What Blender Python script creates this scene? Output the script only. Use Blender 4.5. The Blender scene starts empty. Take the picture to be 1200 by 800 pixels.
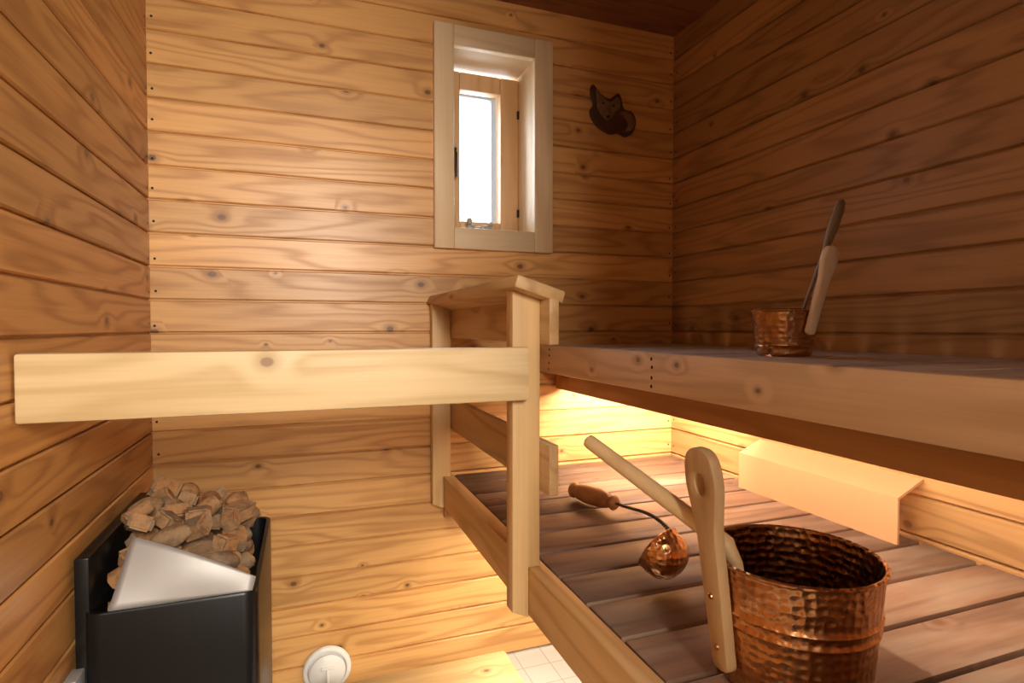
import bpy, bmesh, math, random
from mathutils import Vector, Matrix, noise as mnoise
from mathutils.geometry import tessellate_polygon
random.seed(7)
H=1.17
XL,XR,YB,YF,ZC=-0.41,1.366,1.90,-0.25,H+1.127
sc=bpy.context.scene
sc.view_settings.view_transform='Standard'
col=sc.collection

# ---------------------------------------------------------------- nodes
class NT:
    def __init__(s,name):
        s.mat=bpy.data.materials.new(name); s.mat.use_nodes=True
        s.t=s.mat.node_tree; s.t.nodes.clear()
        s.out=s.t.nodes.new('ShaderNodeOutputMaterial')
        s.b=s.t.nodes.new('ShaderNodeBsdfPrincipled')
        s.t.links.new(s.b.outputs[0],s.out.inputs[0])
    def n(s,ty,**k):
        x=s.t.nodes.new(ty)
        for a,v in k.items(): setattr(x,a,v)
        return x
    def l(s,inp,v):
        if isinstance(v,bpy.types.NodeSocket): s.t.links.new(v,inp)
        else: inp.default_value=v
    def m(s,op,a,b=None,c=None,clamp=False):
        x=s.n('ShaderNodeMath',operation=op); x.use_clamp=clamp
        s.l(x.inputs[0],a)
        if b is not None: s.l(x.inputs[1],b)
        if c is not None: s.l(x.inputs[2],c)
        return x.outputs[0]
    def mr(s,v,a,b,c,d,smooth=True):
        x=s.n('ShaderNodeMapRange'); x.interpolation_type='SMOOTHSTEP' if smooth else 'LINEAR'
        s.l(x.inputs[0],v)
        for i,q in enumerate((a,b,c,d)): x.inputs[i+1].default_value=q
        return x.outputs[0]
    def mix(s,f,a,b,mode='MIX'):
        x=s.n('ShaderNodeMix',data_type='RGBA',blend_type=mode)
        s.l(x.inputs[0],f)
        for i,v in ((6,a),(7,b)):
            if isinstance(v,bpy.types.NodeSocket): s.t.links.new(v,x.inputs[i])
            else: x.inputs[i].default_value=(*v[:3],1)
        return x.outputs[2]
    def comb(s,a,b,c):
        x=s.n('ShaderNodeCombineXYZ')
        for i,v in enumerate((a,b,c)): s.l(x.inputs[i],v)
        return x.outputs[0]
    def noise(s,vec,scale,detail=2,rough=.5):
        x=s.n('ShaderNodeTexNoise'); s.l(x.inputs['Vector'],vec)
        x.inputs['Scale'].default_value=scale; x.inputs['Detail'].default_value=detail
        x.inputs['Roughness'].default_value=rough
        return x.outputs[0]
    def bump(s,h,strength,dist=.002):
        x=s.n('ShaderNodeBump'); x.inputs['Strength'].default_value=strength
        x.inputs['Distance'].default_value=dist; s.l(x.inputs['Height'],h)
        s.t.links.new(x.outputs[0],s.b.inputs['Normal'])

def wood(name,along,across,light,dark,rough=.4,pitch=None,seed=0.,ring=9,knots=.5,tone=.12,island=False,spec=.5,kcol=(.12,.04,.012),coat=0,worn=None):
    N=NT(name)
    tc=N.n('ShaderNodeTexCoord'); sp=N.n('ShaderNodeSeparateXYZ')
    N.t.links.new(tc.outputs['Object'],sp.inputs[0])
    comp={'X':sp.outputs[0],'Y':sp.outputs[1],'Z':sp.outputs[2]}
    a=comp[along]; c=comp[across]; d=comp[[q for q in 'XYZ' if q not in (along,across)][0]]
    sv=seed
    if pitch: sv=N.m('ADD',N.m('MULTIPLY',N.m('FLOOR',N.m('DIVIDE',c,pitch)),1.37),seed)
    if island:
        g=N.n('ShaderNodeNewGeometry'); sv=N.m('ADD',N.m('MULTIPLY',g.outputs['Random Per Island'],97.),sv)
    wn=N.n('ShaderNodeTexWhiteNoise',noise_dimensions='1D'); N.l(wn.inputs['W'],sv)
    s2=N.n('ShaderNodeSeparateColor'); N.t.links.new(wn.outputs['Color'],s2.inputs[0])
    r=wn.outputs['Value']; r2=s2.outputs[0]
    A=N.m('ADD',a,N.m('MULTIPLY',r,40.))
    v1=N.comb(N.m('MULTIPLY',A,.9),N.m('MULTIPLY',c,8.),N.m('MULTIPLY',d,8.))
    n1=N.noise(v1,1.,2,.45)
    vo=N.n('ShaderNodeTexVoronoi',voronoi_dimensions='2D'); vo.inputs['Scale'].default_value=6.5
    N.l(vo.inputs['Vector'],N.comb(N.m('MULTIPLY',A,.75),N.m('ADD',c,N.m('MULTIPLY',r2,3.)),0.))
    s3=N.n('ShaderNodeSeparateColor'); N.t.links.new(vo.outputs['Color'],s3.inputs[0])
    gate=N.m('LESS_THAN',s3.outputs[0],knots)
    v3=N.comb(N.m('MULTIPLY',A,1.),N.m('MULTIPLY',c,5.),N.m('MULTIPLY',d,5.))
    blo=N.noise(v3,1.7,2)
    v2=N.comb(N.m('MULTIPLY',A,4.),N.m('MULTIPLY',c,160.),N.m('MULTIPLY',d,160.))
    fib=N.noise(v2,1.,3,.6)
    # knot size varies from cell to cell
    dist=N.m('DIVIDE',N.m('ADD',vo.outputs['Distance'],N.m('MULTIPLY',N.m('SUBTRACT',fib,.5),.02)),N.m('MULTIPLY_ADD',s3.outputs[1],.95,.42))
    infl=N.m('MULTIPLY',N.mr(dist,.30,0.,0.,1.),gate)
    cont=N.m('ADD',N.m('MULTIPLY',n1,float(ring)),N.m('MULTIPLY',infl,.8))
    line=N.m('POWER',N.m('MULTIPLY_ADD',N.m('SINE',N.m('MULTIPLY',cont,6.283)),.5,.5),2.5)
    fac=N.m('ADD',N.m('MULTIPLY',line,.55),N.m('MULTIPLY',N.m('SUBTRACT',fib,.3),.7),clamp=True)
    fac=N.m('ADD',fac,N.m('MULTIPLY',N.m('SUBTRACT',blo,.5),.7),clamp=True)
    c1=N.mix(fac,light,dark)
    if worn:
        c1=N.mix(N.mr(N.noise(N.comb(N.m('MULTIPLY',A,3.),N.m('MULTIPLY',c,14.),d),1.,3,.6),.46,.66,0.,.75),c1,worn)
    halo=N.m('MULTIPLY',N.mr(dist,.13,.04,0.,.6),gate)
    c1=N.mix(halo,c1,tuple(q*.75 for q in dark))
    k=N.m('MULTIPLY',N.mr(dist,.052,.030,0.,.8),gate)
    c1=N.mix(k,c1,kcol)
    tv=N.m('MULTIPLY_ADD',r2,2*tone,1-tone)
    c1=N.mix(1.,c1,N.comb(tv,tv,tv),'MULTIPLY')
    N.t.links.new(c1,N.b.inputs['Base Color'])
    N.l(N.b.inputs['Roughness'],N.m('MULTIPLY_ADD',fac,.12,rough))
    N.b.inputs['Specular IOR Level'].default_value=spec
    if coat:
        N.b.inputs['Coat Weight'].default_value=coat; N.b.inputs['Coat Roughness'].default_value=.35
    N.bump(fib,.2,.0012)
    return N.mat

def plain(name,c,rough=.5,metal=0.,nz=0.,scale=20.,bump=0.,emit=None,es=0.,spec=.5):
    N=NT(name); tc=N.n('ShaderNodeTexCoord')
    n=N.noise(tc.outputs['Object'],scale,4,.6)
    c2=tuple(x*(1-nz) for x in c); c1=tuple(min(1,x*(1+nz)) for x in c)
    N.t.links.new(N.mix(n,c1,c2),N.b.inputs['Base Color'])
    N.b.inputs['Roughness'].default_value=rough; N.b.inputs['Metallic'].default_value=metal
    N.b.inputs['Specular IOR Level'].default_value=spec
    if bump: N.bump(n,bump,.002)
    if emit:
        N.b.inputs['Emission Color'].default_value=(*emit,1); N.b.inputs['Emission Strength'].default_value=es
    return N.mat

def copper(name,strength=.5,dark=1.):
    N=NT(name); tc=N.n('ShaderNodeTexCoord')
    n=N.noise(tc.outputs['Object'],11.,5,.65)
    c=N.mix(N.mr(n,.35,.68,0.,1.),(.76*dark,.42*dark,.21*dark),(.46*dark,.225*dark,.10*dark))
    N.t.links.new(c,N.b.inputs['Base Color'])
    N.b.inputs['Metallic'].default_value=1.
    N.l(N.b.inputs['Roughness'],N.mr(n,.3,.7,.22,.34))
    v=N.n('ShaderNodeTexVoronoi',feature='SMOOTH_F1'); v.inputs['Scale'].default_value=85.; v.inputs['Randomness'].default_value=.45; v.inputs['Smoothness'].default_value=.4
    N.t.links.new(tc.outputs['Object'],v.inputs['Vector'])
    N.bump(v.outputs['Distance'],strength,.004)
    return N.mat

# ---------------------------------------------------------------- mesh helpers
def link(o,parent=None):
    col.objects.link(o)
    if parent: o.parent=parent
    return o
def empty(name):
    e=bpy.data.objects.new(name,None); e.empty_display_size=.05; col.objects.link(e); return e
def finish(name,bm,mats,parent=None,smooth=False,sharp=None):
    me=bpy.data.meshes.new(name); bmesh.ops.recalc_face_normals(bm,faces=bm.faces)
    bm.to_mesh(me); bm.free()
    if not isinstance(mats,(list,tuple)): mats=[mats]
    for m in mats: me.materials.append(m)
    if smooth:
        for p in me.polygons: p.use_smooth=True
        if sharp: me.set_sharp_from_angle(angle=math.radians(sharp))
    return link(bpy.data.objects.new(name,me),parent)
def addbox(bm,x,y,z,bev=.003,M=None,mi=0):
    t=bmesh.new(); bmesh.ops.create_cube(t,size=1)
    for v in t.verts:
        v.co=Vector((x[0]+(v.co.x+.5)*(x[1]-x[0]),y[0]+(v.co.y+.5)*(y[1]-y[0]),z[0]+(v.co.z+.5)*(z[1]-z[0])+H))
    if bev: bmesh.ops.bevel(t,geom=t.edges[:],offset=bev,segments=2,affect='EDGES',profile=.5)
    if M: bmesh.ops.transform(t,matrix=M,verts=t.verts)
    for f in t.faces: f.material_index=mi
    me=bpy.data.meshes.new('t'); t.to_mesh(me); t.free(); bm.from_mesh(me); bpy.data.meshes.remove(me)
def box(name,x,y,z,mat,parent=None,bev=.003,M=None):
    bm=bmesh.new(); addbox(bm,x,y,z,bev,M); return finish(name,bm,mat,parent,True,40)
def lathe(name,prof,mat,M,parent=None,seg=72):
    bm=bmesh.new(); rings=[]
    for r,z in prof:
        if r<1e-6: rings.append([bm.verts.new((0,0,z))]); continue
        rings.append([bm.verts.new((r*math.cos(2*math.pi*i/seg),r*math.sin(2*math.pi*i/seg),z)) for i in range(seg)])
    for a,b in zip(rings,rings[1:]):
        for i in range(seg):
            j=(i+1)%seg
            if len(a)==1 and len(b)==1: continue
            if len(a)==1: bm.faces.new((a[0],b[i],b[j]))
            elif len(b)==1: bm.faces.new((a[i],a[j],b[0]))
            else: bm.faces.new((a[i],a[j],b[j],b[i]))
    bmesh.ops.transform(bm,matrix=M,verts=bm.verts)
    return finish(name,bm,mat,parent,True,50)
def tube(name,pts,rad,mat,parent=None,seg=20,flat=1.,side=None):
    bm=bmesh.new(); pts=[Vector(p) for p in pts]; n=len(pts)
    if not isinstance(rad,(list,tuple)): rad=[rad]*n
    up=Vector(side) if side else Vector((0.1,.2,1)); rings=[]
    for i,p in enumerate(pts):
        t=(pts[min(i+1,n-1)]-pts[max(i-1,0)]).normalized()
        s=up.cross(t).normalized(); q=t.cross(s).normalized()
        rings.append([bm.verts.new(p+rad[i]*(math.cos(2*math.pi*k/seg)*s+flat*math.sin(2*math.pi*k/seg)*q)) for k in range(seg)])
    for a,b in zip(rings,rings[1:]):
        for k in range(seg):
            j=(k+1)%seg; bm.faces.new((a[k],a[j],b[j],b[k]))
    bm.faces.new(rings[0]); bm.faces.new(rings[-1])
    return finish(name,bm,mat,parent,True,60)
def cat(pts,n=6):
    P=[Vector((*p,0)) for p in pts]; L=len(P); out=[]
    for i in range(L):
        a,b,c,d=P[i-1],P[i],P[(i+1)%L],P[(i+2)%L]
        for k in range(n):
            t=k/n
            out.append(.5*((2*b)+(c-a)*t+(2*a-5*b+4*c-d)*t*t+(3*b-a-3*c+d)*t**3))
    return out
def outline(name,loops,thick,bev,M,mat,parent=None):
    def sarea(L): return sum(L[i].x*L[(i+1)%len(L)].y-L[(i+1)%len(L)].x*L[i].y for i in range(len(L)))/2
    LL=[]
    for i,lp in enumerate(loops):
        a=sarea(lp)
        if (i==0 and a<0) or (i>0 and a>0): lp=lp[::-1]
        LL.append(lp)
    def off(lp,d):
        n=len(lp); out=[]
        for i in range(n):
            t=(lp[(i+1)%n]-lp[i]).normalized()+(lp[i]-lp[i-1]).normalized(); t.normalize(); out.append(lp[i]+Vector((-t.y,t.x,0))*d)
        return out
    bm=bmesh.new(); hz=thick/2; tops=[];bots=[];coords=[]
    for lp in LL:
        rings=[]
        for o,z in ((bev,-hz),(bev*.3,-hz+bev*.3),(0,-hz+bev),(0,hz-bev),(bev*.3,hz-bev*.3),(bev,hz)):
            rings.append([bm.verts.new((p.x,p.y,z)) for p in off(lp,o)])
        n=len(lp)
        for a,b in zip(rings,rings[1:]):
            for i in range(n): bm.faces.new((a[i],a[(i+1)%n],b[(i+1)%n],b[i]))
        bots+=rings[0]; tops+=rings[-1]; coords.append([v.co.copy() for v in rings[-1]])
    for tri in tessellate_polygon([[Vector((c.x,c.y,0)) for c in L] for L in coords]):
        for V in (tops,bots):
            try: bm.faces.new([V[i] for i in tri])
            except ValueError: pass
    bmesh.ops.transform(bm,matrix=M,verts=bm.verts)
    return finish(name,bm,mat,parent,True,35)
def frame(o,x,y,z):
    M=Matrix.Identity(4)
    for i,v in enumerate((x,y,z,o)):
        for k in range(3): M[k][i]=v[k]
    return M

# ---------------------------------------------------------------- materials
PITCH=.096
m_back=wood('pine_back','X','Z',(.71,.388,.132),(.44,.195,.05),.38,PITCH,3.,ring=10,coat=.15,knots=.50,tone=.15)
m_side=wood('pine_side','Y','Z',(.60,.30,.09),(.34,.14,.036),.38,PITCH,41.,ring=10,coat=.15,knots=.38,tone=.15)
m_right=wood('pine_right_shaded','Y','Z',(.45,.23,.08),(.24,.105,.032),.42,PITCH,71.,ring=10,coat=.1,knots=.38,tone=.15)  # darker copy of the wall pine: light falloff put into the colour
m_ceil=wood('pine_ceiling_shaded','X','Y',(.30,.12,.05),(.18,.06,.026),.4,PITCH,11.,knots=.2)  # same pine, darkened: the unlit ceiling's shade is put into its colour
m_paleX=wood('pale_pine_x','X','Z',(.68,.50,.27),(.49,.33,.145),.5,None,5.,ring=7,knots=.45,kcol=(.22,.10,.04))
m_paleZ=wood('pale_pine_z','Z','X',(.70,.46,.21),(.49,.29,.11),.5,None,8.3,ring=5,knots=.35,island=True)
m_paleY=wood('pale_pine_y','Y','Z',(.66,.41,.17),(.46,.25,.085),.5,None,12.,ring=6,knots=.3,island=True)
m_capY=wood('guard_wood','Y','Z',(.60,.37,.16),(.38,.20,.07),.5,None,17.,ring=6,knots=.3,island=True)
m_fasc=wood('bench_front_wood','Y','Z',(.84,.67,.49),(.60,.44,.285),.5,None,25.,ring=6,knots=.25,kcol=(.25,.13,.07))
m_beam=wood('beam_wood','Y','Z',(.55,.28,.10),(.37,.16,.05),.5,None,29.,ring=6,knots=.2)
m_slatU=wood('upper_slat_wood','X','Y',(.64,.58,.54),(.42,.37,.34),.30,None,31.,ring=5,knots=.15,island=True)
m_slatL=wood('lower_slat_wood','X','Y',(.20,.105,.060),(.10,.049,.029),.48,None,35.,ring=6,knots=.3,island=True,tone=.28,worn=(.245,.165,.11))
m_trim=wood('window_trim_wood','Z','X',(.80,.60,.36),(.62,.43,.23),.5,None,45.,ring=4,knots=.05,island=True)
m_trimX=wood('window_trim_wood_x','X','Z',(.80,.60,.36),(.62,.43,.23),.5,None,46.,ring=4,knots=.05,island=True)
m_sash=wood('sash_wood','Z','X',(.78,.50,.26),(.60,.34,.15),.45,None,49.,ring=4,knots=.1,island=True)
m_ear=wood('handle_wood','Z','X',(.62,.41,.20),(.41,.23,.10),.5,None,52.,ring=6,knots=0)
m_rod=wood('ladle_wood','Y','Z',(.74,.52,.27),(.55,.34,.15),.5,None,53.,ring=4,knots=0)
m_earS=wood('weathered_handle_wood','Z','X',(.72,.61,.48),(.50,.40,.30),.6,None,58.,ring=6,knots=0)
m_dark=wood('dark_ladle_wood','Z','X',(.26,.20,.14),(.15,.105,.07),.5,None,59.,ring=6,knots=0)
m_grip=wood('turned_grip_wood','Y','Z',(.46,.19,.06),(.25,.09,.025),.35,None,60.,ring=7,knots=0)
m_shade=plain('lamp_shade_wood',(.52,.27,.12),.5,0,.06,9)
m_nail=plain('nail_steel',(.012,.009,.008),.8,0.)
m_wire=plain('wire_steel',(.10,.07,.05),.4,.8)
m_black=plain('heater_black_steel',(.007,.007,.007),.32,.0,.2,30,spec=.3)
m_steel=plain('satin_steel',(.47,.46,.44),.55,.5,.08,12)
m_stoneN=NT('heater_stone_mat')
g=m_stoneN.n('ShaderNodeNewGeometry'); tcs=m_stoneN.n('ShaderNodeTexCoord')
cr=m_stoneN.n('ShaderNodeValToRGB'); m_stoneN.t.links.new(g.outputs['Random Per Island'],cr.inputs[0])
cr.color_ramp.elements[0].color=(.22,.16,.10,1); cr.color_ramp.elements[1].color=(.42,.20,.07,1)
e=cr.color_ramp.elements.new(.5); e.color=(.36,.21,.10,1)
nn=m_stoneN.noise(tcs.outputs['Object'],60.,5,.7)
m_stoneN.t.links.new(m_stoneN.mix(m_stoneN.mr(nn,.4,.7,0,.75),cr.outputs[0],(.14,.075,.035)),m_stoneN.b.inputs['Base Color'])
m_stoneN.b.inputs['Roughness'].default_value=.85; m_stoneN.bump(nn,.8,.004)
m_stone=m_stoneN.mat
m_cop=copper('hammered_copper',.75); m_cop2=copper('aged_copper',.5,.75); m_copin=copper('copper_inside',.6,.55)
m_white=plain('white_plastic',(.8,.78,.74),.4)
m_pvc=plain('painted_outer_frame',(.55,.66,.80),.5)
m_peb=plain('grey_pebble',(.42,.38,.33),.7,0,.3,60,.3)
m_hall=plain('hallway_shell_paint',(.42,.36,.30),.7,0,.03,3)
# floor tiles
N=NT('floor_tile'); tc=N.n('ShaderNodeTexCoord'); br=N.n('ShaderNodeTexBrick'); br.offset=0
br.inputs['Scale'].default_value=1.; br.inputs['Brick Width'].default_value=.1; br.inputs['Row Height'].default_value=.1
br.inputs['Mortar Size'].default_value=.002; br.inputs['Color1'].default_value=(.62,.60,.56,1); br.inputs['Color2'].default_value=(.58,.56,.53,1); br.inputs['Mortar'].default_value=(.40,.38,.36,1)
N.t.links.new(tc.outputs['Object'],br.inputs['Vector']); N.t.links.new(br.outputs[0],N.b.inputs['Base Color']); N.b.inputs['Roughness'].default_value=.35
m_tile=N.mat
# glass
N=NT('window_glass'); tr=N.n('ShaderNodeBsdfTransparent'); gl=N.n('ShaderNodeBsdfGlossy'); gl.inputs['Roughness'].default_value=.02
mx=N.n('ShaderNodeMixShader'); mx.inputs[0].default_value=.05
N.t.links.new(tr.outputs[0],mx.inputs[1]); N.t.links.new(gl.outputs[0],mx.inputs[2]); N.t.links.new(mx.outputs[0],N.out.inputs[0])
m_glass=N.mat

# ---------------------------------------------------------------- plank panels
def plank(name,f,u0,u1,v0,v1,mat,holes=None,nails=()):
    u0-=.012; u1+=.012
    prof=[]; k=math.floor(v0/PITCH)
    while k*PITCH<v1:
        b=k*PITCH
        for dv,w in ((.0,-.009),(.0028,-.009),(.0032,-.004),(.0065,0.),(PITCH-.0045,0.),(PITCH-.0012,-.004),(PITCH-.0009,-.009)):
            prof.append((b+dv,w))
        k+=1
    def clip(a,b):
        out=[]
        def at(v):
            for (p,w),(q,x) in zip(prof,prof[1:]):
                if p<=v<=q and q>p: return w+(x-w)*(v-p)/(q-p)
            return 0.
        out.append((a,at(a))); out+= [p for p in prof if a<p[0]<b]; out.append((b,at(b))); return out
    bm=bmesh.new()
    def strip(ua,ub,va,vb):
        P=clip(va,vb); A=[bm.verts.new(f(ua,v,w)) for v,w in P]; B=[bm.verts.new(f(ub,v,w)) for v,w in P]
        for i in range(len(P)-1): bm.faces.new((A[i],B[i],B[i+1],A[i+1]))
    if holes:
        a,b,c,d=holes
        strip(u0,a,v0,v1); strip(b,u1,v0,v1)
        if c>v0: strip(a,b,v0,c)
        strip(a,b,d,v1)
        bmesh.ops.remove_doubles(bm,verts=bm.verts,dist=1e-5)
    else: strip(u0,u1,v0,v1)
    for u in nails:
        k=math.floor(v0/PITCH)
        while (k+1)*PITCH<v1:
            vv=k*PITCH+.03+random.uniform(-.012,.012); uu=u+random.uniform(-.003,.003)
            if vv>v0+.01:
                ring=[bm.verts.new(f(uu+.0036*math.cos(t*math.pi/5),vv+.0036*math.sin(t*math.pi/5),.0012)) for t in range(10)]
                fc=bm.faces.new(ring); fc.material_index=1
            k+=1
    return finish(name,bm,[mat,m_nail])
WX0,WX1,WZ0,WZ1=.478,.777,H+.332,H+.945
plank('wall_back',lambda u,v,w:(u,YB-w,v),XL,XR,0,ZC+.012,m_back,(WX0,WX1,WZ0,WZ1),(XL+.012,XR-.014))
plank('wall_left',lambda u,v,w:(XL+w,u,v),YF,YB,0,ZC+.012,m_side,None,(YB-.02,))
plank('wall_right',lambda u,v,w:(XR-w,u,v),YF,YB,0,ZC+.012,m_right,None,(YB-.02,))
plank('wall_front',lambda u,v,w:(u,YF+w,v),XL,XR,0,ZC+.012,m_back,(-.36,.36,0,2.02))
plank('ceiling',lambda u,v,w:(u,v,ZC-w),XL,XR,YF-.012,YB+.012,m_ceil)
HX0,HX1,HY0,HY1=XL-.3,XR+.02,YF-1.6,YF-.02
bm=bmesh.new(); addbox(bm,(HX0-.02,XR+.02),(HY0-.02,YB+.02),(-H-.03,-H),0); finish('floor',bm,m_tile)
bm=bmesh.new()  # unseen hallway shell, added so sky light enters only by the window
addbox(bm,(HX0-.02,HX1+.02),(HY0-.02,HY0),(-H,1.23),0)
addbox(bm,(HX0-.02,HX0),(HY0,HY1),(-H,1.23),0); addbox(bm,(HX1,HX1+.02),(HY0,HY1),(-H,1.23),0)
addbox(bm,(HX0-.02,-.375),(HY1-.06,HY1),(-H,1.23),0); addbox(bm,(.375,HX1+.02),(HY1-.06,HY1),(-H,1.23),0); addbox(bm,(-.375,.375),(HY1-.06,HY1),(.855,1.23),0)
finish('wall_hallway_added',bm,m_hall)
bm=bmesh.new(); addbox(bm,(HX0-.02,HX1+.02),(HY0-.02,HY1+.02),(1.23,1.25),0); finish('ceiling_hallway_added',bm,m_hall)  # unseen lid of that shell, added to shut out sky light
t1=empty('trim_1')
box('jamb_left',(-.375,-.35),(YF-.12,YF+.015),(-H,.86),m_paleZ,t1); box('jamb_right',(.35,.375),(YF-.12,YF+.015),(-H,.86),m_paleZ,t1)
box('head',(-.375,.375),(YF-.12,YF+.015),(.835,.86),m_paleX,t1)

# ---------------------------------------------------------------- window
w=empty('window_1')
box('casing_left',(WX0-.064,WX0+.004),(YB-.022,YB+.004),(.264,1.009),m_trim,w,.003)
box('casing_right',(WX1-.004,WX1+.066),(YB-.022,YB+.004),(.264,1.009),m_trim,w,.003)
box('casing_top',(WX0+.004,WX1-.004),(YB-.021,YB+.004),(.941,1.009),m_trimX,w,.003)
box('casing_bottom',(WX0+.004,WX1-.004),(YB-.021,YB+.004),(.264,.336),m_trimX,w,.003)
box('reveal_left',(WX0-.02,WX0+.002),(YB,YB+.24),(.31,.965),m_trim,w,.001)
box('reveal_right',(WX1-.002,WX1+.02),(YB,YB+.24),(.31,.965),m_trim,w,.001)
box('reveal_top',(WX0,WX1),(YB,YB+.24),(.943,.965),m_trimX,w,.001)
box('sill',(WX0,WX1),(YB,YB+.24),(.31,.334),m_trimX,w,.001)
SY=YB+.146
box('sash_left',(WX0+.002,.546),(SY,SY+.045),(.336,.932),m_sash,w,.005)
box('sash_right',(.702,WX1-.002),(SY,SY+.045),(.336,.932),m_sash,w,.005)
box('sash_top',(.546,.702),(SY+.001,SY+.045),(.868,.932),m_sash,w,.005)
box('sash_bottom',(.546,.702),(SY+.001,SY+.045),(.336,.39),m_sash,w,.005)
box('outer_frame_right',(.682,.712),(SY+.05,SY+.11),(.36,.90),m_pvc,w,.002)
box('outer_frame_left',(.536,.556),(SY+.05,SY+.11),(.36,.90),m_pvc,w,.002)
box('outer_frame_top',(.556,.682),(SY+.05,SY+.11),(.862,.90),m_pvc,w,.002)
box('outer_frame_bottom',(.556,.682),(SY+.05,SY+.11),(.36,.392),m_pvc,w,.002)
box('outer_bar',(.556,.682),(SY+.06,SY+.07),(.432,.435),m_pvc,w,0)
box('glass_pane',(.54,.708),(SY+.022,SY+.026),(.384,.874),m_glass,w,0)
box('latch_plate',(.512,.530),(SY-.006,SY),(.60,.67),m_steel,w,.002)
tube('latch_handle',[(.521,SY-.006,H+.64),(.521,SY-.03,H+.64),(.521,SY-.034,H+.625),(.523,SY-.034,H+.54)],[.006,.006,.008,.006],m_wire,w,12)
for i,z in enumerate((.80,.43)):
    tube('hinge_%d'%(i+1),[(.772,SY-.004,H+z-.014),(.772,SY-.004,H+z+.014)],.005,m_nail,w,12)

fig=empty('windowsill_stone_figurines')
for i,(x,y,z,a,b,c) in enumerate([(.575,2.0,.353,.018,.016,.019),(.567,1.995,.380,.010,.010,.013),(.600,1.985,.348,.022,.016,.014),(.632,1.99,.352,.021,.015,.018),(.645,1.985,.371,.010,.009,.009)]):
    bm=bmesh.new(); bmesh.ops.create_icosphere(bm,subdivisions=3,radius=1)
    for v in bm.verts:
        k=1+.15*mnoise.noise(v.co*1.5+Vector((i*3,0,0))); v.co=Vector((x+v.co.x*a*k,y+v.co.y*b*k,H+z+v.co.z*c*k))
    finish('pebble_%d'%(i+1),bm,m_peb,fig,True)

# ---------------------------------------------------------------- benches
YN=YF+.03
ub=empty('sauna_bench')
box('front_board',(.80,.83),(YN,YB-.005),(-.160,-.0625),m_fasc,ub,.004)
box('support_beam',(.862,.90),(YN,YB-.005),(-.223,-.092),m_beam,ub,.004)
box('wall_beam',(XR-.045,XR-.004),(YN,YB-.005),(-.15,-.092),m_beam,ub,.004)
bm=bmesh.new(); y=YB-.01
while y>YN+.1:
    addbox(bm,(.833,XR-.006),(y-.09,y),(-.0915,-.064),.004); y-=.102
finish('slats',bm,m_slatU,ub,True,40)
bm=bmesh.new()
def screw(bm,x,y,z,r=.0045):
    ring=[bm.verts.new((x,y+r*math.cos(t*math.pi/6),H+z+r*math.sin(t*math.pi/6))) for t in range(12)]; bm.faces.new(ring)
for yy in (1.81,1.19,.25):
    for z in (-.078,-.098,-.124,-.145): screw(bm,.7985,yy+random.uniform(-.004,.004),z)
finish('screws',bm,m_nail,ub)
box('end_cleat',(.865,XR-.05),(YB-.03,YB-.005),(-.13,-.0925),m_beam,ub,.003)

lb=empty('sauna_bench')
box('front_board',(.437,.476),(YN,YB-.012),(-.602,-.5),m_paleY,lb,.004)
box('inner_beam',(1.26,1.30),(YN,YB-.012),(-.62,-.531),m_beam,lb,.004)
box('wall_ledger',(.442,1.25),(YB-.045,YB-.0125),(-.64,-.603),m_beam,lb,.003)
box('ledger_block',(.478,1.25),(YB-.045,YB-.0125),(-.602,-.531),m_beam,lb,.003)
box('near_leg',(.48,.53),(YN+.03,YN+.08),(-H,-.531),m_beam,lb,.003)
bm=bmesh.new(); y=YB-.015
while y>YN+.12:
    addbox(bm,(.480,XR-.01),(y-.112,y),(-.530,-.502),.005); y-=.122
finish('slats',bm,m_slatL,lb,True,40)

# ---------------------------------------------------------------- guard railing
gr=empty('guard_railing')
for nm,y0,y1 in (('front_post',1.09,1.128),('back_post',1.855,1.89)):
    lp=[Vector((x,z,0)) for x,z in ((.40,-.588),(.4362,-.604),(.4362,-.499),(.461,-.499),(.461,.074),(.40,.074))]
    outline(nm,[lp],y1-y0,.003,frame(Vector((0,(y0+y1)/2,H)),Vector((1,0,0)),Vector((0,0,1)),Vector((0,-1,0))),m_paleZ,gr)
box('cross_rail',(XL+.002,.425),(1.058,1.0895),(-.147,-.040),m_paleX,gr,.005)
box('upper_side_rail',(.4615,.484),(1.045,1.89),(-.036,.058),m_capY,gr,.004)
box('lower_side_rail',(.4615,.484),(1.045,1.89),(-.342,-.238),m_capY,gr,.004)
M=Matrix.Translation((.397,0,H+.1045))@Matrix.Rotation(math.radians(17),4,'Y')@Matrix.Translation((0,0,-H))
box('cap_board',(0,.110),(1.05,1.892),(-.027,0),m_capY,gr,.006,M)

# ---------------------------------------------------------------- heater
ht=empty('sauna_heater')
def rr(x0,x1,y0,y1,r,z,bm,n=6):
    out=[]
    for cx,cy,a0 in ((x1-r,y1-r,0),(x0+r,y1-r,90),(x0+r,y0+r,180),(x1-r,y0+r,270)):
        for i in range(n+1):
            a=math.radians(a0+90*i/n); out.append(bm.verts.new((cx+r*math.cos(a),cy+r*math.sin(a),H+z)))
    return out
bm=bmesh.new(); hx0,hx1,hy0,hy1=-.386,-.088,1.24,1.735
L=[rr(hx0,hx1,hy0,hy1,.03,-1.02,bm),rr(hx0,hx1,hy0,hy1,.03,-.534,bm),rr(hx0+.002,hx1-.002,hy0+.002,hy1-.002,.03,-.530,bm),rr(hx0+.010,hx1-.010,hy0+.010,hy1-.010,.024,-.530,bm),rr(hx0+.012,hx1-.012,hy0+.012,hy1-.012,.022,-.534,bm),rr(hx0+.012,hx1-.012,hy0+.012,hy1-.012,.022,-.62,bm)]
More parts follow.
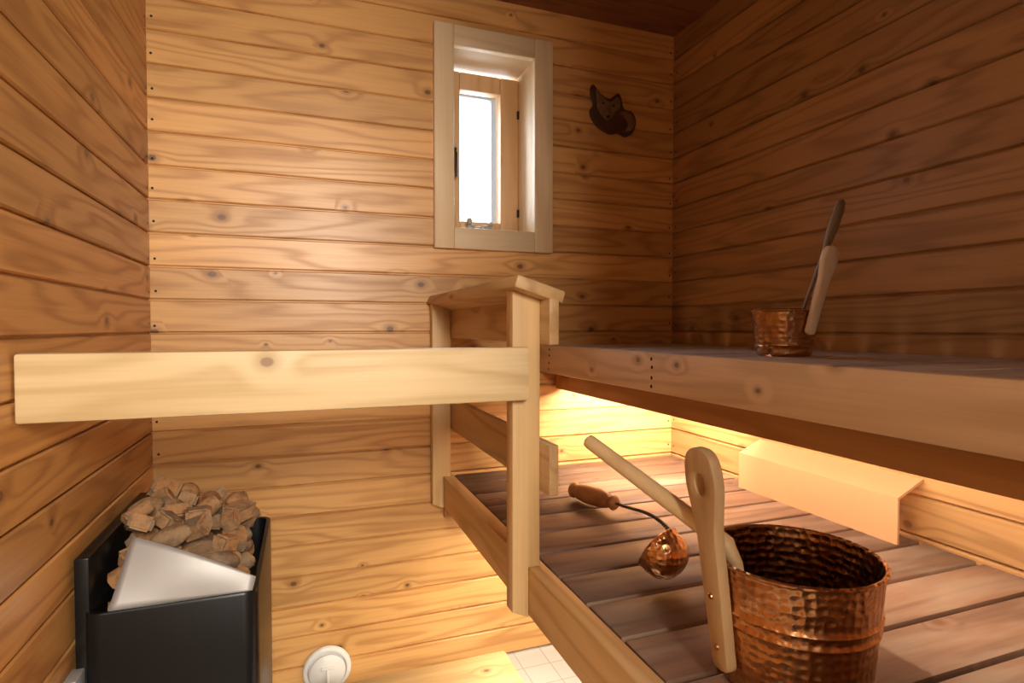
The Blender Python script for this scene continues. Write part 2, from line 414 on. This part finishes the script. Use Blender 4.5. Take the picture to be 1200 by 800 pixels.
for a,b in zip(L,L[1:]):
    n=len(a)
    for i in range(n): bm.faces.new((a[i],a[(i+1)%n],b[(i+1)%n],b[i]))
bm.faces.new(L[0]); bm.faces.new(L[-1])
finish('body',bm,m_black,ht,True,35)
box('wall_plate',(-.402,-.378),(1.26,1.72),(-.95,-.43),m_black,ht,.003)
box('mounting_bracket',(-.4085,-.387),(1.215,1.265),(-.67,-.635),m_steel,ht,.002)
bm=bmesh.new()
nu,nv=20,10; grid=[]
TL,TR,BL,BR=Vector((-.318,1.305,-.412)),Vector((-.094,1.262,-.508)),Vector((-.345,1.247,-.53)),Vector((-.100,1.251,-.531))
for j in range(nv+1):
    row=[]
    for i in range(nu+1):
        s,t=i/nu,j/nv
        p=(BL.lerp(BR,s)).lerp(TL.lerp(TR,s),t); p.y-=.016*math.sin(math.pi*s)*math.sin(math.pi*t*.6); p.z+=.012*math.sin(math.pi*s)*t
        row.append(bm.verts.new((p.x,p.y,p.z+H)))
    grid.append(row)
for j in range(nv):
    for i in range(nu): bm.faces.new((grid[j][i],grid[j][i+1],grid[j+1][i+1],grid[j+1][i]))
pl=finish('stone_guide_plate',bm,m_steel,ht,True)
md=pl.modifiers.new('s','SOLIDIFY'); md.thickness=.002
bm=bmesh.new()
def hgt(x,y):
    s=(x-hx0)/(hx1-hx0); t=(y-hy0)/(hy1-hy0)
    return -.55+.165*min(1,t/.28)**.7*min(1,(1-t)/.22)**.6*(1-.38*s**1.6)
def stone(c,sz,kind):
    t=bmesh.new()
    if kind==0:
        bmesh.ops.create_cube(t,size=1.6); bmesh.ops.bevel(t,geom=t.edges[:],offset=.2,segments=2,affect='EDGES')
        bmesh.ops.subdivide_edges(t,edges=t.edges[:],cuts=1,use_grid_fill=True)
    elif kind==1:
        bmesh.ops.create_cone(t,cap_ends=True,segments=16,radius1=.85,radius2=.8,depth=2.2)
        bmesh.ops.bevel(t,geom=[e for e in t.edges if abs(e.verts[0].co.z-e.verts[1].co.z)<.01],offset=.16,segments=2,affect='EDGES')
    else: bmesh.ops.create_icosphere(t,subdivisions=3,radius=1)
    o=Vector((random.random()*50,random.random()*50,0))
    sx=Vector((random.uniform(1.0,1.4),random.uniform(.8,1),random.uniform(.65,.9)))*sz
    if kind==1: sx=Vector((.85,.85,1.1))*sz
    R=Matrix.Rotation(random.uniform(0,6.3),3,'Z')@Matrix.Rotation(random.uniform(-.7,.7)+(1.3 if kind==1 else 0),3,'X')@Matrix.Rotation(random.uniform(-.6,.6),3,'Y')
    for v in t.verts:
        k=1+(.14 if kind<2 else .22)*mnoise.noise(v.co*1.1+o)+.05*mnoise.noise(v.co*4+o)
        p=v.co*k; v.co=R@Vector((p.x*sx.x,p.y*sx.y,p.z*sx.z))+c
    me=bpy.data.meshes.new('t'); t.to_mesh(me); t.free(); bm.from_mesh(me); bpy.data.meshes.remove(me)
for layer in range(3):
    yy=hy0+.070
    while yy<hy1-.04:
        xx=hx0+.058
        while xx<hx1-.03:
            x=xx+random.uniform(-.014,.014); y=yy+random.uniform(-.014,.014)
            z=hgt(x,y)-.022-layer*.052+random.uniform(-.016,.020)
            if z>-.60: stone(Vector((min(max(x,hx0+.05),hx1-.05),y,z+H)),random.uniform(.023,.034),random.choice((0,0,1,1,2)))
            xx+=.059
        yy+=.057
finish('stones',bm,m_stone,ht,True,38)

# ---------------------------------------------------------------- wall lamp
lm=empty('wall_lamp_shade')
bm=bmesh.new()
pr=[(XR-.003,-.357),(1.281,-.393),(1.281,-.502)]
def P(x,z,y): return bm.verts.new((x,y,H+z))
inn=[(XR-.003,-.364),(1.287,-.397),(1.287,-.502)]
a=[P(x,z,.92) for x,z in pr+inn[::-1]]; b=[P(x,z,1.43) for x,z in pr+inn[::-1]]
for i in range(6): bm.faces.new((a[i],a[(i+1)%6],b[(i+1)%6],b[i]))
bm.faces.new(a); bm.faces.new(b)
finish('shade',bm,m_shade,lm)
m_bulb=plain('warm_tube',(1,.8,.5),.4,emit=(1,.78,.52),es=25.)
tube('lamp_tube',[(1.33,1.0,H-.44),(1.33,1.35,H-.44)],.010,m_bulb,lm,16)
box('socket_far',(1.31,XR-.002),(1.35,1.375),(-.46,-.42),m_white,lm,.003)
box('socket_near',(1.31,XR-.002),(.975,1.0),(-.46,-.42),m_white,lm,.003)

# ---------------------------------------------------------------- buckets
def bucket(name,c,rt,rb,h,matc,matin,ribs=True):
    p=empty(name); cx,cy,cz=c
    M=Matrix.Translation((cx,cy,cz))
    prof=[(0,0),(rb-.004,0),(rb,.004)]
    n=60
    for i in range(1,n):
        t=i/n; r=rb+(rt-rb)*t**.8
        for q in ((.54,.63) if ribs else (.18,)): r+=.0034*math.exp(-((t-q)/.016)**2)
        prof.append((r,.004+(h-.008)*t))
    prof+=[(rt,h-.006),(rt+.0035,h-.004),(rt+.004,h-.001),(rt+.0015,h+.001),(rt-.002,h-.001)]
    lathe('shell',prof,matc,M,p,96)
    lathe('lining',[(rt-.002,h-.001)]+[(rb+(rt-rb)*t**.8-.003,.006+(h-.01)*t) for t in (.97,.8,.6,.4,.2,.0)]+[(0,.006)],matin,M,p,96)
    return p
cb=(.657,.624,H-.5)
b1=bucket('copper_bucket',cb,.114,.098,.177,m_cop,m_copin)
def ear_loops(s,hole=True,ws=1.):
    pts=[(-.013,.0),(.013,.0),(.016,.03),(.018,.09),(.019,.14),(.020,.19),(.026,.225),(.032,.262),(.028,.296),(.013,.312),(-.013,.312),(-.028,.296),(-.032,.262),(-.026,.225),(-.020,.19),(-.019,.14),(-.018,.09),(-.016,.03)]
    L=[cat([(x*s*ws,y*s) for x,y in pts],5)]
    if hole: L.append([Vector((.0115*s*math.cos(-t*math.pi/12),(.262+.015*math.sin(-t*math.pi/12))*s,0)) for t in range(24)])
    return L
def earframe(cen,e,rb,rt,h,z0,off,extra=0.,roll=0.):
    e=Vector(e).normalized(); sl=(rt-rb)/h+extra
    up=(e*sl+Vector((0,0,1))).normalized(); tan=Vector((0,0,1)).cross(e).normalized(); nrm=tan.cross(up).normalized()
    if nrm.dot(e)<0: nrm=-nrm
    tan=up.cross(nrm)
    o=Vector(cen)+e*(rb+(rt-rb)*z0/h+off)+Vector((0,0,z0))
    return frame(o,tan,up,nrm)@Matrix.Rotation(math.radians(roll),4,'Z')
M=earframe(cb,(-1.,.06,0),.098,.114,.177,.030,.012,.0,4.)
outline('wooden_handle',ear_loops(.97,True,1.12),.018,.004,M,m_ear,b1)
for i,z in enumerate((.03,.10)):
    q=M@Vector((0,z,.0085)); q2=M@Vector((0,z,.012)); tube('rivet_%d'%(i+1),[q,q2],[.005,.004],m_cop,b1,12)
ld=empty('wooden_ladle')
pe,pr_=Vector((.470,.893,H-.2)),Vector((.555,.668,H-.300))
d=(pr_-pe).normalized()
pts=[pe-d*.004,pe,pe+d*.006]+[pe.lerp(pr_,t) for t in (.2,.5,.8,1.)]+[pr_+d*.02,pr_+d*.032+Vector((.004,0,-.02)),pr_+d*.04+Vector((.008,0,-.06))]
tube('handle',pts,[.006,.0115,.0125,.0125,.013,.013,.0135,.013,.010,.008],m_rod,ld,24)
Mc=Matrix.Translation(pr_+d*.06+Vector((.036,-.012,-.125)))
lathe('cup',[(0,0),(.022,.002),(.032,.012),(.035,.035),(.0365,.036),(.0335,.034),(.030,.014),(.02,.006),(0,.005)],m_cop,Mc,ld,40)

cs=(1.003,.985,H-.0635)
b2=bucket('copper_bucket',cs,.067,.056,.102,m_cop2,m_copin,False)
outline('wooden_handle',ear_loops(.60,False,1.15),.014,.004,earframe((.993,.985,H-.0635),(.10,-1.,0),.056,.067,.102,.050,.010,.0,-13.),m_earS,b2)
ld2=empty('wooden_ladle')
tube('handle',[(1.024,.978,H-.02),(1.050,.972,H+.05),(1.092,.961,H+.165),(1.104,.952,H+.215),(1.116,.944,H+.262),(1.12,.942,H+.276),(1.122,.941,H+.280)],[.006,.006,.009,.016,.016,.012,.004],m_dark,ld2,20,.6)
lathe('cup',[(0,0),(.02,.002),(.03,.012),(.033,.03),(.031,.03),(.027,.012),(0,.005)],m_cop2,Matrix.Translation((1.0,.985,H-.055)),ld2,32)

# ---------------------------------------------------------------- copper ladle on lower bench
cl=empty('copper_ladle')
cc=Vector((.660,.922,H-.448)); ax=Vector((-.30,.80,.52)).normalized()
s=ax.cross(Vector((0,0,1))).normalized(); u=s.cross(ax)
Mc=frame(cc-ax*.03,s,u,ax)
R=.048; pf=[]
for i in range(13):
    a=math.pi/2*i/12; pf.append((R*math.sin(a)**.85,.044-.044*math.cos(a)))
pf+=[(R+.001,.058),(R+.003,.060),(R+.001,.062),(R-.002,.060)]
pf+=[(max(0,(R-.003)*math.sin(math.pi/2*i/12)),.047-.044*math.cos(math.pi/2*i/12)) for i in range(12,-1,-1)]
lathe('bowl',pf,m_cop,Mc,cl,64)
w0=Mc@Vector((0,.048,.055)); w1=Vector((.768,1.30,H-.462)); w2=Vector((.738,1.50,H-.474))
def bez(t): 
    a=w0;b=w0+Vector((.02,.10,.015));c=w1+Vector((.0,-.10,.008));d_=w1
    return a*(1-t)**3+b*3*t*(1-t)**2+c*3*t*t*(1-t)+d_*t**3
for k in range(2):
    P_=[]
    for i in range(321):
        t=i/320; p=bez(t); a=t*110+k*math.pi
        P_.append(p+Vector((math.cos(a)*.0022,0,math.sin(a)*.0022)))
    tube('twisted_wire_%d'%(k+1),P_,.0021,m_wire,cl,8)
gd=(w2-w1); gp=[0,.02,.06,.12,.16,.2,.35,.5,.65,.8,.86,.9,.95,1.]
grd=[.007,.014,.020,.015,.014,.020,.025,.026,.026,.023,.018,.020,.023,.008]
tube('turned_grip',[w1+gd*t for t in gp],grd,m_grip,cl,28)

# ---------------------------------------------------------------- fox plaque
fp=empty('carved_fox_plaque')
SX,SZ=.0033,.0031
def pl2(pts): return [((x-715)*SX,-(y-130)*SZ) for x,y in pts]
body=pl2([(689,102),(699,112),(710,116),(721,108),(726,118),(729,126),(739,128),(744,138),(741,151),(732,158),(722,155),(711,157),(699,152),(691,145),(686,134),(690,124),(687,112)])
Mw=frame(Vector((1.09,YB-.012,H+.800)),Vector((1,0,0)),Vector((0,0,1)),Vector((0,-1,0)))
m_fox=plain('carved_dark_wood',(.075,.032,.017),.4,0,.7,55,.5)
m_fox2=plain('carved_mid_wood',(.20,.12,.065),.5,0,.6,60,.5)
outline('body',[cat(body,4)],.020,.005,Mw,m_fox,fp)
face=pl2([(692,108),(700,116),(710,120),(720,113),(722,124),(716,132),(711,139),(706,143),(700,139),(694,131),(693,122)])
outline('face',[cat(face,4)],.014,.003,Mw@Matrix.Translation((0,0,.010)),m_fox2,fp)
tail=pl2([(722,131),(734,130),(741,139),(738,150),(729,153),(733,144),(729,138)])
outline('tail',[cat(tail,4)],.012,.002,Mw@Matrix.Translation((0,0,.011)),m_fox2,fp)
def ball(nm,p,r,mat,par,sc_=(1,1,1)):
    bm=bmesh.new(); bmesh.ops.create_icosphere(bm,subdivisions=3,radius=r)
    for v in bm.verts: v.co=Vector((v.co.x*sc_[0],v.co.y*sc_[1],v.co.z*sc_[2]))+p
    return finish(nm,bm,mat,par,True)
for nm,(x,y),r in (('eye_left',(700,124),.0045),('eye_right',(713,125),.0045),('nose',(706,139),.006)):
    q=Mw@Vector(((x-715)*SX,-(y-130)*SZ,.018)); ball(nm,q,r,m_nail,fp)
q=Mw@Vector(((706-715)*SX,-(134-130)*SZ,.016)); ball('snout',q,.016,m_fox2,fp,(.8,.6,1))

# ---------------------------------------------------------------- vent, stool
vt=empty('round_air_vent')
Mv=frame(Vector((.064,YB-.004,H-1.092)),Vector((1,0,0)),Vector((0,0,1)),Vector((0,-1,0)))
lathe('ring',[(.074,0),(.074,.006),(.068,.012),(.060,.012),(.056,.004),(0,.004)],m_white,Mv,vt,64)
lathe('disc',[(.020,.004),(.020,.018),(.054,.018),(.055,.022),(.052,.026),(0,.029)],m_white,Mv,vt,64)
box('knob',(.060,.068),(YB-.040,YB-.030),(-1.12,-1.075),m_white,vt,.002)
box('knob_bar',(.045,.083),(YB-.040,YB-.030),(-1.079,-1.070),m_white,vt,.002)
st=empty('step_stool')
bm=bmesh.new()
for y0,y1 in ((1.24,1.40),(1.404,1.60)): addbox(bm,(.04,.562),(y0,y1),(-.995,-.97),.004)
finish('top_boards',bm,wood('stool_wood','X','Y',(.52,.33,.14),(.37,.21,.075),.5,None,90.,ring=5,knots=.3,island=True),st,True,40)
for i,(x,y) in enumerate(((.07,1.27),(.50,1.27),(.07,1.54),(.50,1.54))):
    box('leg_%d'%(i+1),(x,x+.035),(y,y+.035),(-H,-.996),m_paleZ,st,.003)
box('apron_1',(.106,.499),(1.275,1.295),(-1.05,-.996),m_paleX,st,.003)
box('apron_2',(.106,.499),(1.55,1.57),(-1.05,-.996),m_paleX,st,.003)

# ---------------------------------------------------------------- lights
def area(nm,loc,dirn,sx,sy,power,color,spread=180,yax=None):
    L=bpy.data.lights.new(nm,'AREA'); L.shape='RECTANGLE'; L.size=sx; L.size_y=sy; L.energy=power; L.color=color; L.spread=math.radians(spread)
    o=bpy.data.objects.new(nm,L); col.objects.link(o)
    z=-Vector(dirn).normalized(); yv=Vector(yax or (0,0,1)); x=yv.cross(z).normalized(); yv=z.cross(x)
    o.matrix_world=frame(Vector(loc),x,yv,z); return o
area('hallway_light',(.22,-1.35,1.85),(-.27,3.25,-.7),.5,.6,80,(1,.92,.81))
area('daylight_window',(.62,2.75,H+.75),(0,-.85,-.13),1.2,1.2,95,(.78,.89,1))
ls=empty('led_strip_added')
box('profile',(.9005,.912),(.05,1.86),(-.125,-.100),m_white,ls,.001)
area('under_bench_fill_light',(.918,1.0,H-.118),(.45,0,-.20),.012,1.7,12,(1,.88,.74),yax=(0,1,0))
fill_strip=empty('led_strip_added')  # second strip, added only to brighten the back wall
box('profile',(.93,1.30),(1.475,1.490),(-.112,-.0925),m_white,fill_strip,.001)
area('under_bench_fill_light',(1.115,1.497,H-.108),(0,.45,-.22),.36,.012,12,(1,.89,.76))  # added fill lamp, aimed at the back wall under the upper bench
area('low_bench_light',(.66,1.30,H-.66),(0,.06,-1),.03,1.0,10,(1,.87,.68),yax=(0,1,0))
wd=bpy.data.worlds.new('World'); sc.world=wd; wd.use_nodes=True
bg=wd.node_tree.nodes['Background']; bg.inputs[0].default_value=(.88,.94,1,1); bg.inputs[1].default_value=2.5

# ---------------------------------------------------------------- camera
cam=bpy.data.cameras.new('camera'); cam.lens=20.1; cam.sensor_width=36; cam.clip_start=.02
co=bpy.data.objects.new('camera',cam); co.location=(0,0,H); col.objects.link(co)
co.rotation_euler=(math.radians(90-1.45),0,math.radians(-20.1)); sc.camera=co
